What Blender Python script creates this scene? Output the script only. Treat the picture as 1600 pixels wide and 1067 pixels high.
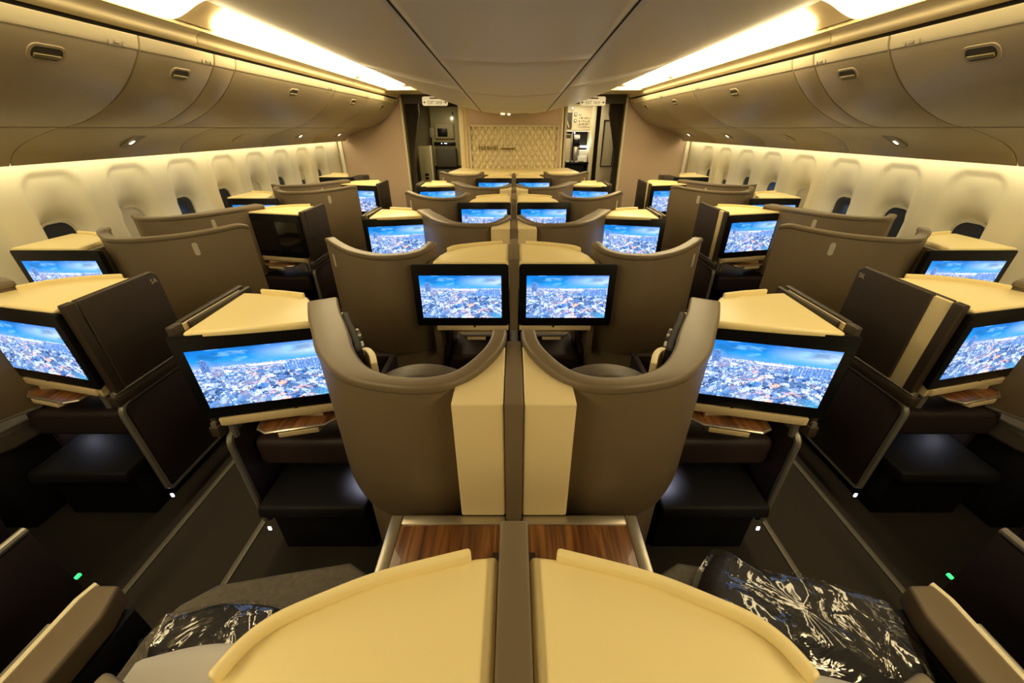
import bpy, bmesh, math, random
import numpy as np
from mathutils import Vector, Matrix
random.seed(7)
for o in list(bpy.data.objects): bpy.data.objects.remove(o)
SC = bpy.context.scene
COL = SC.collection
PI = math.pi

# ------------------------------------------------------------------ camera
FPX = 600.0; PITCH = math.atan(333/FPX); EYE = 1.65
cam = bpy.data.cameras.new('camera'); camo = bpy.data.objects.new('camera', cam); COL.objects.link(camo)
cam.sensor_fit = 'HORIZONTAL'; cam.sensor_width = 36; cam.lens = 36*FPX/1600
cam.shift_x = -3/1600; cam.clip_start = 0.02; cam.clip_end = 60
camo.location = (0, 0, EYE); camo.rotation_euler = (PI/2-PITCH, 0, 0)
SC.camera = camo
# ------------------------------------------------------------------ world, exposure
SC.view_settings.view_transform = 'Standard'; SC.view_settings.look = 'None'
SC.view_settings.gamma = 1; SC.view_settings.use_curve_mapping = False
SC.view_settings.exposure = 0.0
w = bpy.data.worlds.new('night'); SC.world = w; w.use_nodes = True
w.node_tree.nodes['Background'].inputs[0].default_value = (0.02, 0.025, 0.04, 1)
w.node_tree.nodes['Background'].inputs[1].default_value = 0.3
COVE = (1.0, 0.80, 0.43); COVE_S = 16.5          # ceiling cove lenses
SIDE = (1.0, 0.86, 0.52); SIDE_S = 6.8          # strip that washes the side walls

def add_light(name, kind, loc, energy, color, size=0.1, rot=(0,0,0), spot=None):
    l = bpy.data.lights.new(name, kind); l.energy = energy; l.color = color
    if kind == 'AREA': l.size = size
    else: l.shadow_soft_size = size
    o = bpy.data.objects.new(name, l); COL.objects.link(o); o.location = loc; o.rotation_euler = rot
    return o

# ------------------------------------------------------------------ materials
MATS = {}
def mat(name, col, rough=.5, metal=0, emit=None, es=1, bump=None, noise=None, coat=0, spec=.5):
    m = bpy.data.materials.new(name); m.use_nodes = True
    nt = m.node_tree; b = nt.nodes['Principled BSDF']
    b.inputs['Base Color'].default_value = (*col, 1); b.inputs['Roughness'].default_value = rough
    b.inputs['Metallic'].default_value = metal; b.inputs['Coat Weight'].default_value = coat
    b.inputs['Specular IOR Level'].default_value = spec
    if emit:
        b.inputs['Emission Color'].default_value = (*emit, 1); b.inputs['Emission Strength'].default_value = es
    tc = nt.nodes.new('ShaderNodeTexCoord')
    if noise:   # (scale, amount): mild colour variation of the stuff itself
        n = nt.nodes.new('ShaderNodeTexNoise'); n.inputs['Scale'].default_value = noise[0]; n.inputs['Detail'].default_value = 6
        nt.links.new(tc.outputs['Object'], n.inputs['Vector'])
        r = nt.nodes.new('ShaderNodeValToRGB'); a = noise[1]
        r.color_ramp.elements[0].position = .3; r.color_ramp.elements[1].position = .7
        r.color_ramp.elements[0].color = (*[c*(1-a) for c in col], 1); r.color_ramp.elements[1].color = (*[min(1, c*(1+a)) for c in col], 1)
        nt.links.new(n.outputs['Fac'], r.inputs['Fac']); nt.links.new(r.outputs['Color'], b.inputs['Base Color'])
    if bump:    # (scale, strength, distance)
        n = nt.nodes.new('ShaderNodeTexNoise'); n.inputs['Scale'].default_value = bump[0]; n.inputs['Detail'].default_value = 4
        nt.links.new(tc.outputs['Object'], n.inputs['Vector'])
        bp = nt.nodes.new('ShaderNodeBump'); bp.inputs['Strength'].default_value = bump[1]; bp.inputs['Distance'].default_value = bump[2]
        nt.links.new(n.outputs['Fac'], bp.inputs['Height']); nt.links.new(bp.outputs['Normal'], b.inputs['Normal'])
    MATS[name] = m; return m
M = MATS
mat('shell', (.125, .088, .048), .5, bump=(600, .15, .001))
mat('shell_rim', (.15, .112, .068), .42)  # lighter copy of the shell brown, light on the top edges put in
mat('door_brown', (.034, .022, .013), .5, bump=(500, .15, .001))
mat('dark_plum', (.024, .014, .014), .55, bump=(300, .2, .001), spec=.3)
mat('seat_leather', (.075, .057, .042), .5, bump=(180, .25, .002), noise=(40, .12))
mat('grey_fabric', (.15, .13, .10), .9, bump=(500, .5, .002), noise=(60, .15))
mat('cream', (.72, .60, .34), .38, noise=(3, .03))
mat('table_cream', (.86, .72, .37), .33, bump=(900, .05, .0005))
mat('beige', (.55, .44, .26), .45)
mat('black', (.004, .004, .005), .3, spec=.25)
mat('matte_black', (.006, .005, .006), .6, spec=.2)
mat('quilt', (.70, .61, .40), .45)
mat('glass_black', (.004, .004, .005), .08, coat=.5)
mat('silver', (.55, .50, .40), .32, metal=.9)
mat('dim_silver', (.30, .28, .24), .4, metal=.7)
mat('track', (.12, .11, .09), .45, metal=.3)
mat('gold', (.20, .12, .02), .5, metal=.5)
mat('grey_mark', (.42, .38, .30), .5)
mat('bin', (.49, .41, .27), .42, bump=(8, .02, .01))
mat('bin_edge', (.72, .64, .44), .4)
mat('dark_gap', (.01, .007, .004), .9)
mat('psu', (.48, .40, .25), .4)
mat('wall', (.88, .83, .66), .5)
mat('ceiling', (.86, .80, .75), .4, bump=(1.5, .03, .02))
mat('cornice', (.80, .68, .42), .45)
mat('cove_lens', (.9, .8, .5), .4, emit=COVE, es=COVE_S)
mat('cove_dim', (.9, .8, .5), .4, emit=COVE, es=6)
mat('side_lamp', (.9, .85, .7), .4, emit=SIDE, es=SIDE_S)
mat('bulkhead', (.56, .42, .31), .6, noise=(1.2, .06))
mat('carpet', (.017, .012, .008), .95, bump=(900, .6, .003), noise=(300, .3))
mat('curtain', (.05, .037, .022), .85, bump=(300, .3, .002))
mat('header_dark', (.05, .04, .03), .6)
mat('night_glass', (.035, .04, .055), .15)
mat('shade', (.55, .52, .42), .55)
mat('sign', (.85, .78, .55), .4, emit=(1, .86, .55), es=.35)
mat('sign_text', (.02, .015, .01), .6)
mat('sign_red', (.12, .03, .01), .6)
mat('seat_no', (.45, .40, .32), .5)
mat('icon_lit', (1, .8, .5), .4, emit=(1, .72, .35), es=3)
mat('white_lamp', (1, 1, 1), .4, emit=(.75, .8, 1), es=6)
mat('warm_lamp', (1, 1, 1), .4, emit=(1, .9, .65), es=14)
mat('green_lamp', (.1, .9, .3), .4, emit=(.03, .8, .2), es=1.6)
mat('pillow', (.92, .88, .80), .8, bump=(12, .3, .01))
mat('blanket', (.012, .013, .022), .7, bump=(60, .3, .004))
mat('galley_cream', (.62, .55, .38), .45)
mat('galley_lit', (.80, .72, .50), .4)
mat('olive', (.30, .26, .13), .5)
mat('olive_dark', (.06, .05, .03), .55)
mat('steel', (.5, .48, .44), .3, metal=.9)
mat('white_plastic', (.85, .84, .8), .4)
mat('label_grey', (.30, .26, .18), .5)
# walnut
m = mat('walnut', (.13, .05, .018), .3, coat=.3); nt = m.node_tree; b = nt.nodes['Principled BSDF']
tc = nt.nodes.new('ShaderNodeTexCoord'); mp = nt.nodes.new('ShaderNodeMapping'); mp.inputs['Scale'].default_value = (60, 3.0, 3)
n = nt.nodes.new('ShaderNodeTexNoise'); n.inputs['Scale'].default_value = 1.2; n.inputs['Detail'].default_value = 8; n.inputs['Distortion'].default_value = .6
r = nt.nodes.new('ShaderNodeValToRGB'); e = r.color_ramp.elements
e[0].position = .3; e[0].color = (.05, .018, .006, 1); e[1].position = .72; e[1].color = (.27, .115, .035, 1)
e2 = e.new(.5); e2.color = (.14, .052, .016, 1)
nt.links.new(tc.outputs['Object'], mp.inputs['Vector']); nt.links.new(mp.outputs['Vector'], n.inputs['Vector'])
nt.links.new(n.outputs['Fac'], r.inputs['Fac']); nt.links.new(r.outputs['Color'], b.inputs['Base Color'])
# plastic wrap: clear film, glossy and crumpled
m = bpy.data.materials.new('film'); m.use_nodes = True; MATS['film'] = m; nt = m.node_tree; nt.nodes.clear()
out = nt.nodes.new('ShaderNodeOutputMaterial'); mix = nt.nodes.new('ShaderNodeMixShader'); tr = nt.nodes.new('ShaderNodeBsdfTransparent')
gl = nt.nodes.new('ShaderNodeBsdfGlossy'); gl.inputs['Roughness'].default_value = .06; gl.inputs['Color'].default_value = (.9, .9, .9, 1)
mix.inputs[0].default_value = .13
tc = nt.nodes.new('ShaderNodeTexCoord'); n = nt.nodes.new('ShaderNodeTexNoise'); n.inputs['Scale'].default_value = 11; n.inputs['Detail'].default_value = 3; n.inputs['Distortion'].default_value = 1.5
nt.links.new(tc.outputs['Object'], n.inputs['Vector'])
bp = nt.nodes.new('ShaderNodeBump'); bp.inputs['Strength'].default_value = .35; bp.inputs['Distance'].default_value = .02
nt.links.new(n.outputs['Fac'], bp.inputs['Height']); nt.links.new(bp.outputs['Normal'], gl.inputs['Normal'])
nt.links.new(tr.outputs[0], mix.inputs[1]); nt.links.new(gl.outputs[0], mix.inputs[2]); nt.links.new(mix.outputs[0], out.inputs[0])
# screen: colour attribute of a fine mesh (a picture of a city at dusk) drives the emission
def screen_mat(name, strength):
    m = bpy.data.materials.new(name); m.use_nodes = True; MATS[name] = m; nt = m.node_tree
    b = nt.nodes['Principled BSDF']; at = nt.nodes.new('ShaderNodeAttribute'); at.attribute_name = 'picture'
    b.inputs['Base Color'].default_value = (.004, .004, .005, 1); b.inputs['Roughness'].default_value = .15
    nt.links.new(at.outputs['Color'], b.inputs['Emission Color']); b.inputs['Emission Strength'].default_value = strength
screen_mat('screen_on', 1.4)

# ------------------------------------------------------------------ mesh helpers
def finish(bm, bevel=0, seg=2, ang=35, recalc=True):
    bmesh.ops.remove_doubles(bm, verts=bm.verts, dist=1e-5)
    if recalc: bmesh.ops.recalc_face_normals(bm, faces=bm.faces)
    if bevel:
        es = [e for e in bm.edges if len(e.link_faces) == 2 and e.calc_face_angle(0) > math.radians(40)]
        bmesh.ops.bevel(bm, geom=es, offset=bevel, segments=seg, profile=.5, affect='EDGES', clamp_overlap=True)
    return bm
def link(name, bm, m, parent=None, bevel=0, seg=2, ang=35, recalc=True):
    finish(bm, bevel, seg, recalc=recalc)
    me = bpy.data.meshes.new(name); bm.to_mesh(me); bm.free()
    me.polygons.foreach_set('use_smooth', [True]*len(me.polygons)); me.set_sharp_from_angle(angle=math.radians(ang))
    me.materials.append(M[m] if isinstance(m, str) else m)
    o = bpy.data.objects.new(name, me); COL.objects.link(o)
    if parent: o.parent = parent
    return o
def bx(bm, x0, x1, y0, y1, z0, z1):
    if x0 > x1: x0, x1 = x1, x0
    vs = [bm.verts.new(p) for p in [(x0,y0,z0),(x1,y0,z0),(x1,y1,z0),(x0,y1,z0),(x0,y0,z1),(x1,y0,z1),(x1,y1,z1),(x0,y1,z1)]]
    for f in [(0,3,2,1),(4,5,6,7),(0,1,5,4),(1,2,6,5),(2,3,7,6),(3,0,4,7)]: bm.faces.new([vs[i] for i in f])
    return vs
def prism(bm, poly, z0, z1):
    a = [bm.verts.new((x, y, z0)) for x, y in poly]; c = [bm.verts.new((x, y, z1)) for x, y in poly]
    bm.faces.new(a[::-1]); bm.faces.new(c); n = len(poly)
    for i in range(n): bm.faces.new((a[i], a[(i+1)%n], c[(i+1)%n], c[i]))
def extr_y(bm, prof, y0, y1, n=1, cap=True):
    rows = [[bm.verts.new((x, y0+(y1-y0)*k/n, z)) for x, z in prof] for k in range(n+1)]
    m_ = len(prof)
    for k in range(n):
        for i in range(m_): bm.faces.new((rows[k][i], rows[k][(i+1)%m_], rows[k+1][(i+1)%m_], rows[k+1][i]))
    if cap: bm.faces.new(rows[0]); bm.faces.new(rows[-1][::-1])
def extr_x(bm, prof, x0, x1):   # prof in (y,z)
    a = [bm.verts.new((x0, y, z)) for y, z in prof]; c = [bm.verts.new((x1, y, z)) for y, z in prof]
    bm.faces.new(a[::-1]); bm.faces.new(c); n = len(prof)
    for i in range(n): bm.faces.new((a[i], a[(i+1)%n], c[(i+1)%n], c[i]))
def tube(bm, pts, r, n=10):
    pts = [Vector(p) for p in pts]; rings = []
    for i, p in enumerate(pts):
        t = (pts[min(i+1, len(pts)-1)]-pts[max(i-1, 0)]).normalized()
        u = t.orthogonal().normalized() if i == 0 else (u - t*u.dot(t)).normalized()
        v_ = t.cross(u)
        rings.append([bm.verts.new(p+(u*math.cos(a)+v_*math.sin(a))*r) for a in [2*PI*k/n for k in range(n)]])
    for a, c in zip(rings, rings[1:]):
        for k in range(n): bm.faces.new((a[k], a[(k+1)%n], c[(k+1)%n], c[k]))
    bm.faces.new(rings[0][::-1]); bm.faces.new(rings[-1])
def strip(bm, pts, wd, z0, z1):      # wall of constant width along a plan polyline
    L, R = offs(pts, wd/2), offs(pts, -wd/2)
    prism(bm, L + R[::-1], z0, z1)
def offs(pts, d):
    out = []
    for i in range(len(pts)):
        a = Vector(pts[max(i-1, 0)][:2]); c = Vector(pts[min(i+1, len(pts)-1)][:2]); t = (c-a).normalized()
        dd = d[i] if isinstance(d, (list, tuple)) else d
        out.append((pts[i][0]-t.y*dd, pts[i][1]+t.x*dd))
    return out
def catmull(pts, n=6):
    P = [pts[0]]+list(pts)+[pts[-1]]; out = []
    for i in range(1, len(P)-2):
        for k in range(n):
            t = k/n; out.append(tuple(.5*((2*b)+(-a+c)*t+(2*a-5*b+4*c-d)*t*t+(-a+3*b-3*c+d)*t**3) for a, b, c, d in zip(P[i-1], P[i], P[i+1], P[i+2])))
    out.append(tuple(pts[-1])); return out
def rrect(x0, x1, z0, z1, r, n=6):
    pts = []
    for cx, cz, a0 in ((x1-r, z1-r, 0), (x0+r, z1-r, PI/2), (x0+r, z0+r, PI), (x1-r, z0+r, 1.5*PI)):
        for k in range(n+1):
            a = a0+PI/2*k/n; pts.append((cx+r*math.cos(a), cz+r*math.sin(a)))
    return pts
def curved_wall(bm, pts, th, zb, zt):    # pts (x,y), th list inward offset (left normal), zt list of top heights
    out = [Vector((p[0], p[1])) for p in pts]; inn = [Vector(p) for p in offs(pts, th)]
    n = len(pts)
    zb = zb if isinstance(zb, (list, tuple)) else [zb]*n
    ob = [bm.verts.new((out[i].x, out[i].y, zb[i])) for i in range(n)]; ot = [bm.verts.new((out[i].x, out[i].y, zt[i])) for i in range(n)]
    ib = [bm.verts.new((inn[i].x, inn[i].y, zb[i])) for i in range(n)]; it = [bm.verts.new((inn[i].x, inn[i].y, zt[i])) for i in range(n)]
    for i in range(n-1):
        bm.faces.new((ob[i], ob[i+1], ot[i+1], ot[i])); bm.faces.new((ib[i+1], ib[i], it[i], it[i+1]))
        bm.faces.new((ot[i], ot[i+1], it[i+1], it[i])); bm.faces.new((ob[i+1], ob[i], ib[i], ib[i+1]))
    bm.faces.new((ob[0], ot[0], it[0], ib[0])); bm.faces.new((ob[-1], ib[-1], it[-1], ot[-1]))
def empty(name, loc, label=None, cat=None, group=None):
    o = bpy.data.objects.new(name, None); COL.objects.link(o); o.location = loc; o.empty_display_size = .1
    if label: o['label'] = label
    if cat: o['category'] = cat
    if group: o['group'] = group
    return o
def tag(o, label, cat, group=None):
    o['label'] = label; o['category'] = cat
    if group: o['group'] = group
    return o
def struct(o): o['kind'] = 'structure'; return o
def B(): return bmesh.new()
def box(name, m, parent, x0, x1, y0, y1, z0, z1, bevel=.004, seg=2):
    bm = B(); bx(bm, x0, x1, y0, y1, z0, z1); return link(name, bm, m, parent, bevel, seg)
def text_mesh(name, s, size, m, parent, loc, rot, sp=1.0, ext=.0006, sx=1):
    c = bpy.data.curves.new(name, 'FONT'); c.body = s; c.size = size; c.extrude = ext; c.align_x = 'CENTER'; c.align_y = 'CENTER'; c.space_character = sp
    t = bpy.data.objects.new(name, c); COL.objects.link(t)
    dg = bpy.context.evaluated_depsgraph_get(); me = bpy.data.meshes.new_from_object(t.evaluated_get(dg))
    bpy.data.objects.remove(t); me.materials.clear(); me.materials.append(M[m])
    o = bpy.data.objects.new(name, me); COL.objects.link(o); o.parent = parent; o.location = loc; o.rotation_euler = rot; o.scale = (sx, 1, 1)
    return o

# ------------------------------------------------------------------ the picture on the screens
def picture(nx=208, ny=117):
    rng = np.random.RandomState(3)
    def noise(fx, fy, seed, oct=4):
        r = np.random.RandomState(seed); out = np.zeros((ny, nx)); amp = 1; tot = 0
        for o_ in range(oct):
            gx, gy = int(fx*2**o_)+2, int(fy*2**o_)+2; g = r.rand(gy, gx)
            X = np.linspace(0, gx-1.001, nx); Y = np.linspace(0, gy-1.001, ny); xi = X.astype(int); yi = Y.astype(int)
            tx = X-xi; ty = (Y-yi)[:, None]; tx = tx*tx*(3-2*tx); ty = ty*ty*(3-2*ty)
            a = g[yi][:, xi]*(1-tx)+g[yi][:, xi+1]*tx; b_ = g[yi+1][:, xi]*(1-tx)+g[yi+1][:, xi+1]*tx
            out += amp*(a*(1-ty)+b_*ty); tot += amp; amp *= .55
        return out/tot
    u = np.linspace(0, 1, nx)[None, :]*np.ones((ny, 1)); v = np.linspace(0, 1, ny)[:, None]*np.ones((1, nx))  # v: 0 top
    im = np.zeros((ny, nx, 3))
    # sky
    top = np.array([.005, .17, .62]); mid = np.array([.02, .38, .88]); hor = np.array([.22, .38, .70])
    s = np.clip(v/.33, 0, 1)[..., None]
    sky = top*(1-s)+mid*s
    glow = np.exp(-((v-.13)/.10)**2)*np.clip((u-.45)*2.2, 0, 1)
    sky = sky*(1-.8*glow[..., None])+np.array([.62, .80, .95])*(.8*glow[..., None])
    low = np.exp(-((v-.27)/.05)**2)*np.clip(1-u*1.5, 0, 1); sky = sky*(1-.6*low[..., None])+np.array([.30, .32, .75])*.6*low[..., None]
    c1 = noise(5, 9, 11, 5); cl = np.clip((c1-.52)*5, 0, 1)[..., None]*np.clip(1.1-s*.6, 0, 1)
    sky = sky*(1-cl*.6)+np.array([.01, .10, .32])*cl*.6
    c2 = np.clip((noise(7, 14, 23, 5)-.58)*6, 0, 1)[..., None]; sky = sky*(1-c2*.5)+np.array([.25, .60, .92])*c2*.5
    im[:] = sky
    # city
    H = .29
    depth = np.clip((v-H)/(1-H), 0, 1)
    cx = 46; roofs = np.zeros((ny, nx)); warm = np.zeros((ny, nx))
    pts = []
    r2 = np.random.RandomState(5)
    val = noise(60, 50, 31, 2); val2 = noise(34, 42, 37, 2); fine = r2.rand(ny, nx)
    # irregular cells whose size grows towards the bottom
    yy = np.log(depth*9+1)/np.log(10); ky = 26; row = np.floor(yy*ky+val2*2.2).astype(int)
    kx = 64-38*depth; colm = np.floor((u-.5)*kx+val*2.6+row*.37*3).astype(int)
    h = (np.sin(row*127.1+colm*311.7)*43758.5453) % 1; h2 = (np.sin(row*269.5+colm*183.3)*12543.123) % 1
    dark = np.array([.012, .04, .16]); blue = np.array([.14, .36, .85]); pale = np.array([.85, .93, 1.15]); orange = np.array([1.2, .62, .46])
    city = dark+(blue-dark)*h[..., None]; pm = (h2 > .45)[..., None]; city = np.where(pm, blue*.4+pale*1.05*(h**1.7)[..., None], city)
    wn = noise(9, 9, 51, 3); street = np.abs(noise(5, 6, 61, 2)-.5)
    wm = np.clip((wn-.5)*4, 0, 1)*(h2 < .34)
    mass = np.exp(-((u-.62-.25*(depth-.4))/.30)**2)
    wm = np.clip(wm*mass*1.4+(street < .012)*mass*.8, 0, 1)[..., None]; city = city*(1-wm)+orange*wm
    far = np.exp(-depth/.10)[..., None]; city = city*(1-.45*far)+np.array([.40, .46, .85])*.45*far+(fine > .86)[..., None]*far*.6
    city *= (.75+.55*fine)[..., None]
    teal = np.clip(1-np.hypot((u-.97)/.20, (v-1.0)/.16), 0, 1)[..., None]; city = city*(1-teal*.8)+np.array([.02, .35, .60])*teal*.8
    im = np.where((v > H)[..., None], city, im)
    def tower(x0, x1, y0, y1, c):
        m_ = (u >= x0) & (u <= x1) & (v >= y0) & (v <= y1); win = (fine > .55)
        im[m_ & win] = np.array(c)*2.4; im[m_ & ~win] = c
    tower(.06, .125, .17, .37, (.06, .13, .33)); tower(.075, .11, .155, .18, (.10, .18, .4))
    for k in range(13):
        x = .68+k*.024; tower(x, x+.018, .30+.03*r2.rand()-.0, .47, (.07, .17, .45))
    stad = (np.abs(u-.56) < .14) & (np.abs(v-.325-.04*(u-.56)) < .016); im[stad] = np.array([.8, .9, 1.0])
    return np.clip(im, 0, 1.3)
PIC = picture(); NY, NX = PIC.shape[:2]
def make_screen_mesh(wd=.409, ht=.230):
    xs = np.linspace(-wd/2, wd/2, NX+1); zs = np.linspace(ht/2, -ht/2, NY+1)
    co = np.zeros(((NX+1)*(NY+1), 3)); XX, ZZ = np.meshgrid(xs, zs); co[:, 0] = XX.ravel(); co[:, 2] = ZZ.ravel()
    i = np.arange(NY)[:, None]*(NX+1)+np.arange(NX)[None, :]
    f = np.stack([i+NX+1, i+NX+2, i+1, i], -1).reshape(-1, 4)
    me = bpy.data.meshes.new('screen'); me.vertices.add(len(co)); me.vertices.foreach_set('co', co.ravel())
    me.loops.add(f.size); me.loops.foreach_set('vertex_index', f.ravel().astype(np.int32))
    me.polygons.add(len(f)); me.polygons.foreach_set('loop_start', np.arange(0, f.size, 4, dtype=np.int32)); 
    me.update(calc_edges=True)
    a = me.attributes.new('picture', 'FLOAT_COLOR', 'CORNER')
    col = np.ones((len(f), 4, 4)); col[:, :, :3] = PIC.reshape(-1, 1, 3); a.data.foreach_set('color', col.ravel())
    me.materials.append(M['screen_on']); return me
SCREEN = make_screen_mesh()

# ------------------------------------------------------------------ suites
# local frame: x = s*t (t grows from the inner side to the aisle), y forward, z up; origin on the floor at the monitor plane
def monitor(root, s, cx, cy, yaw, on=True):
    """cx, cy: centre of the picture; yaw turns the monitor towards the seat behind it"""
    t = bpy.data.objects.new('monitor', None)
    bm = B(); w2 = .240
    poly = rrect(-w2, w2, -.162, .174, .012, 3)
    fr = [bm.verts.new((x, 0, z)) for x, z in poly]
    bk = [bm.verts.new((x*.93, .045, z*.93)) for x, z in poly]; n = len(poly)
    bm.faces.new(fr[::-1]); bm.faces.new(bk)
    for i in range(n): bm.faces.new((fr[i], fr[(i+1)%n], bk[(i+1)%n], bk[i]))
    body = link('monitor', bm, 'black', root, bevel=.003); body.location = (cx, cy+.002, .898); body.rotation_euler = (0, 0, yaw)
    if on:
        sc = bpy.data.objects.new('screen', SCREEN); COL.objects.link(sc); sc.parent = body; sc.location = (0, -.0015, 0)
    else:
        sc = box('screen', 'glass_black', body, -.2045, .2045, -.0015, .001, -.115, .115, 0); sc['label'] = 'black screen, switched off'
    bm = B(); tube(bm, [(-s*.06, .002, -.168), (-s*.06, .016, -.168)], .006, 8); link('sensor_knob', bm, 'matte_black', body)
    return body
def table_top(root, s, poly, lip):
    P = [(s*x, y) for x, y in poly]
    bm = B(); prism(bm, P, 1.052, 1.08); link('table_top', bm, 'table_cream', root, bevel=.010, seg=4)
    L = [(s*x, y) for x, y in catmull(lip, 5)]
    bm = B(); strip(bm, L, .0135, 1.06, 1.096); link('raised_lip', bm, 'table_cream', root, bevel=.006, seg=4)
def side_panel(root, s, t, y0, y1, z0=.15, z1=.64, lamp=True):
    """aisle-side leg panel: dark leather face inside a silver edge"""
    box('side_panel', 'dark_plum', root, s*(t-.012), s*(t+.012), y0+.012, y1, z0+.012, z1-.012, .003)
    bm = B(); r = .045; pts = [(s*t, y1, z1), (s*t, y0+r, z1)]+[(s*t, y0+r-r*math.sin(a), z1-r+r*math.cos(a)) for a in [PI/8*k for k in range(1, 5)]]+[(s*t, y0, z0+r*.3), (s*t, y0+r*.3, z0), (s*t, y1, z0)]
    tube(bm, pts, .013, 10); e = link('panel_edge', bm, 'dim_silver', root); e['label'] = 'rounded silver edge of the side panel'
    if lamp:
        box('step_light', 'white_lamp', root, s*(t-.006), s*(t+.006), y0-.008, y0-.003, z0-.05, z0-.030, .001)
def plate(name, m, root, s, t0, t1, y0, y1, z0, z1, bevel=.004): return box(name, m, root, s*t0, s*t1, y0, y1, z0, z1, bevel)

def oval_mark(root, s, xy, q, z0):
    tx = Vector((xy[q+1][0]-xy[q-1][0], xy[q+1][1]-xy[q-1][1])).normalized(); nrm = Vector((tx.y, -tx.x))*s
    bm = B(); ov = rrect(-.013, .013, -.037, .037, .0129, 5)
    a = [bm.verts.new((xy[q][0]+tx.x*x+nrm.x*.0015, xy[q][1]+tx.y*x+nrm.y*.0015, z0+z)) for x, z in ov]
    c_ = [bm.verts.new((xy[q][0]+tx.x*x-nrm.x*.004, xy[q][1]+tx.y*x-nrm.y*.004, z0+z)) for x, z in ov]
    bm.faces.new(a); bm.faces.new(c_[::-1])
    for i in range(len(ov)): bm.faces.new((a[i], a[(i+1)%len(ov)], c_[(i+1)%len(ov)], c_[i]))
    link('oval_mark', bm, 'grey_mark', root)
def suite_E(root, s, win=False, on=True, low=False, full=True):
    """console and monitor on the inner side, shell on the aisle side"""
    k = 1.13 if win else 1.0; dz = .022 if win else 0.0
    def T(t): return t if t < .6 else .6+(t-.6)*(k if t > .6 else 1)*(1.12 if win else 1)
    if full:
        # shell
        cp = [(.405, .178, 1.135), (.430, .122, 1.125), (.48, .085, 1.108), (.55, .048, 1.103), (.67, .035, 1.103), (.78, .075, 1.106), (.87, .13, 1.112), (.96, .21, 1.122), (1.02, .275, 1.13), (1.045, .315, 1.115)]
        pts = [(s*T(a), b_, c+dz) for a, b_, c in catmull(cp, 4)]
        sg = s
        th = [sg*.040]*len(pts); th = [x for x in th]
        xy = [(p[0], p[1]) for p in pts]; zt = [p[2] for p in pts]
        bm = B(); curved_wall(bm, xy, th, .54, [z-.018 for z in zt]); link('shell', bm, 'shell', root, .004)
        rim_xy = offs(xy, -sg*.004); bm = B(); curved_wall(bm, rim_xy, [sg*.050]*len(pts), [z-.026 for z in zt], zt); link('shell_rim', bm, 'shell_rim', root, .009, 3)
        sk = offs(xy, sg*.012); bm = B(); curved_wall(bm, sk, [sg*.03]*len(pts), .03, [.55]*len(pts)); link('shell_skirt', bm, 'shell', root, .004)
        # oval mark on the shell
        q = min(range(1, len(pts)-1), key=lambda i: abs(abs(pts[i][0])-T(.88 if win else .985)))
        oval_mark(root, s, xy, q, 1.02+dz)
    # console
    poly = [(.0235, .012), (.40, .012), (.385, .12), (.352, .205), (.335, .24), (.30, .268), (.262, .288), (.19, .32), (.06, .352), (.0235, .356)]
    table_top(root, s, poly, [(.065, .352), (.19, .318), (.268, .285), (.312, .262), (.338, .235), (.353, .20)])
    bm = B(); prism(bm, [(s*x, y) for x, y in [(.03, .03), (.39, .03), (.37, .12), (.335, .20), (.29, .26), (.18, .305), (.03, .335)]], .70, 1.05); link('console_box', bm, 'cream', root, .006)
    plate('console_side', 'shell', root, s, .395, .43, .02, .16, .55, 1.06)
    monitor(root, s, s*.268, -.002, 0, on)
    plate('console_strip', 'beige', root, s, .028, .41, .004, .05, .705, .734)
    # tray
    bm = B(); prism(bm, [(s*x, y) for x, y in [(.11, -.012), (.13, -.03), (.27, -.03), (.29, -.012), (.29, .18), (.11, .18)]], .685, .700); link('tray_table', bm, 'silver', root, .003)
    plate('tray_latch', 'beige', root, s, .15, .25, -.024, .02, .662, .684)
    # footwell under the console
    plate('footwell_wall', 'dark_plum', root, s, .03, .055, .03, .60, .04, .70)
    plate('footwell_wall', 'dark_plum', root, s, .385, .41, .16, .34, .04, .62)
    bm = B(); bx(bm, s*.065, s*.375, .08, .58, .36, .50); link('ottoman', bm, 'dark_plum', root, .03, 4)
    plate('ottoman_base', 'matte_black', root, s, .075, .365, .10, .57, .0, .36)
    if not full:
        bm = B(); prism(bm, [(s*x, y) for x, y in [(.44, .02), (.60, .10), (.60, .34), (.44, .34)]], .04, 1.07); link('end_panel', bm, 'door_brown', root, .01)
        return
    # cocktail ledge
    lz = .673; le = .60 if win else .725
    plate('ledge_top', 'walnut', root, s, .024, .320, .36, le-.03, lz-.02, lz, .001)
    bm = B(); bx(bm, s*.318, s*.352, .36, le, lz-.03, lz+.003); link('ledge_frame', bm, 'silver', root, .004)
    bm = B(); bx(bm, s*.024, s*.318, le-.03, le, lz-.03, lz+.003); link('ledge_frame', bm, 'silver', root, .004)
    plate('ledge_base', 'shell', root, s, .03, .335, .34, le-.04, .04, lz-.032)
    # seat
    bm = B(); prism(bm, [(s*T(x), y) for x, y in [(.425, .16), (.425, .66), (.50, .70), (.70, .665), (.86, .635), (.93, .58), (.965, .50), (.965, .25), (.85, .20), (.62, .12)]], .39, .50)
    link('seat_cushion', bm, 'dark_plum' if win else 'grey_fabric', root, .022, 4)  # window cushions: darker material stands in for the shade they sit in
    plate('seat_base', 'matte_black', root, s, T(.47), T(.92), .20, .56, .0, .39)
    bz = .56 if low else 1.03
    bm = B(); extr_x(bm, [(.19, .50), (.30, .50), (.29, .5+(bz-.5)*.6), (.25, bz), (.19, bz)], s*T(.50), s*T(.85)); link('backrest', bm, 'seat_leather', root, .025, 4)
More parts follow.
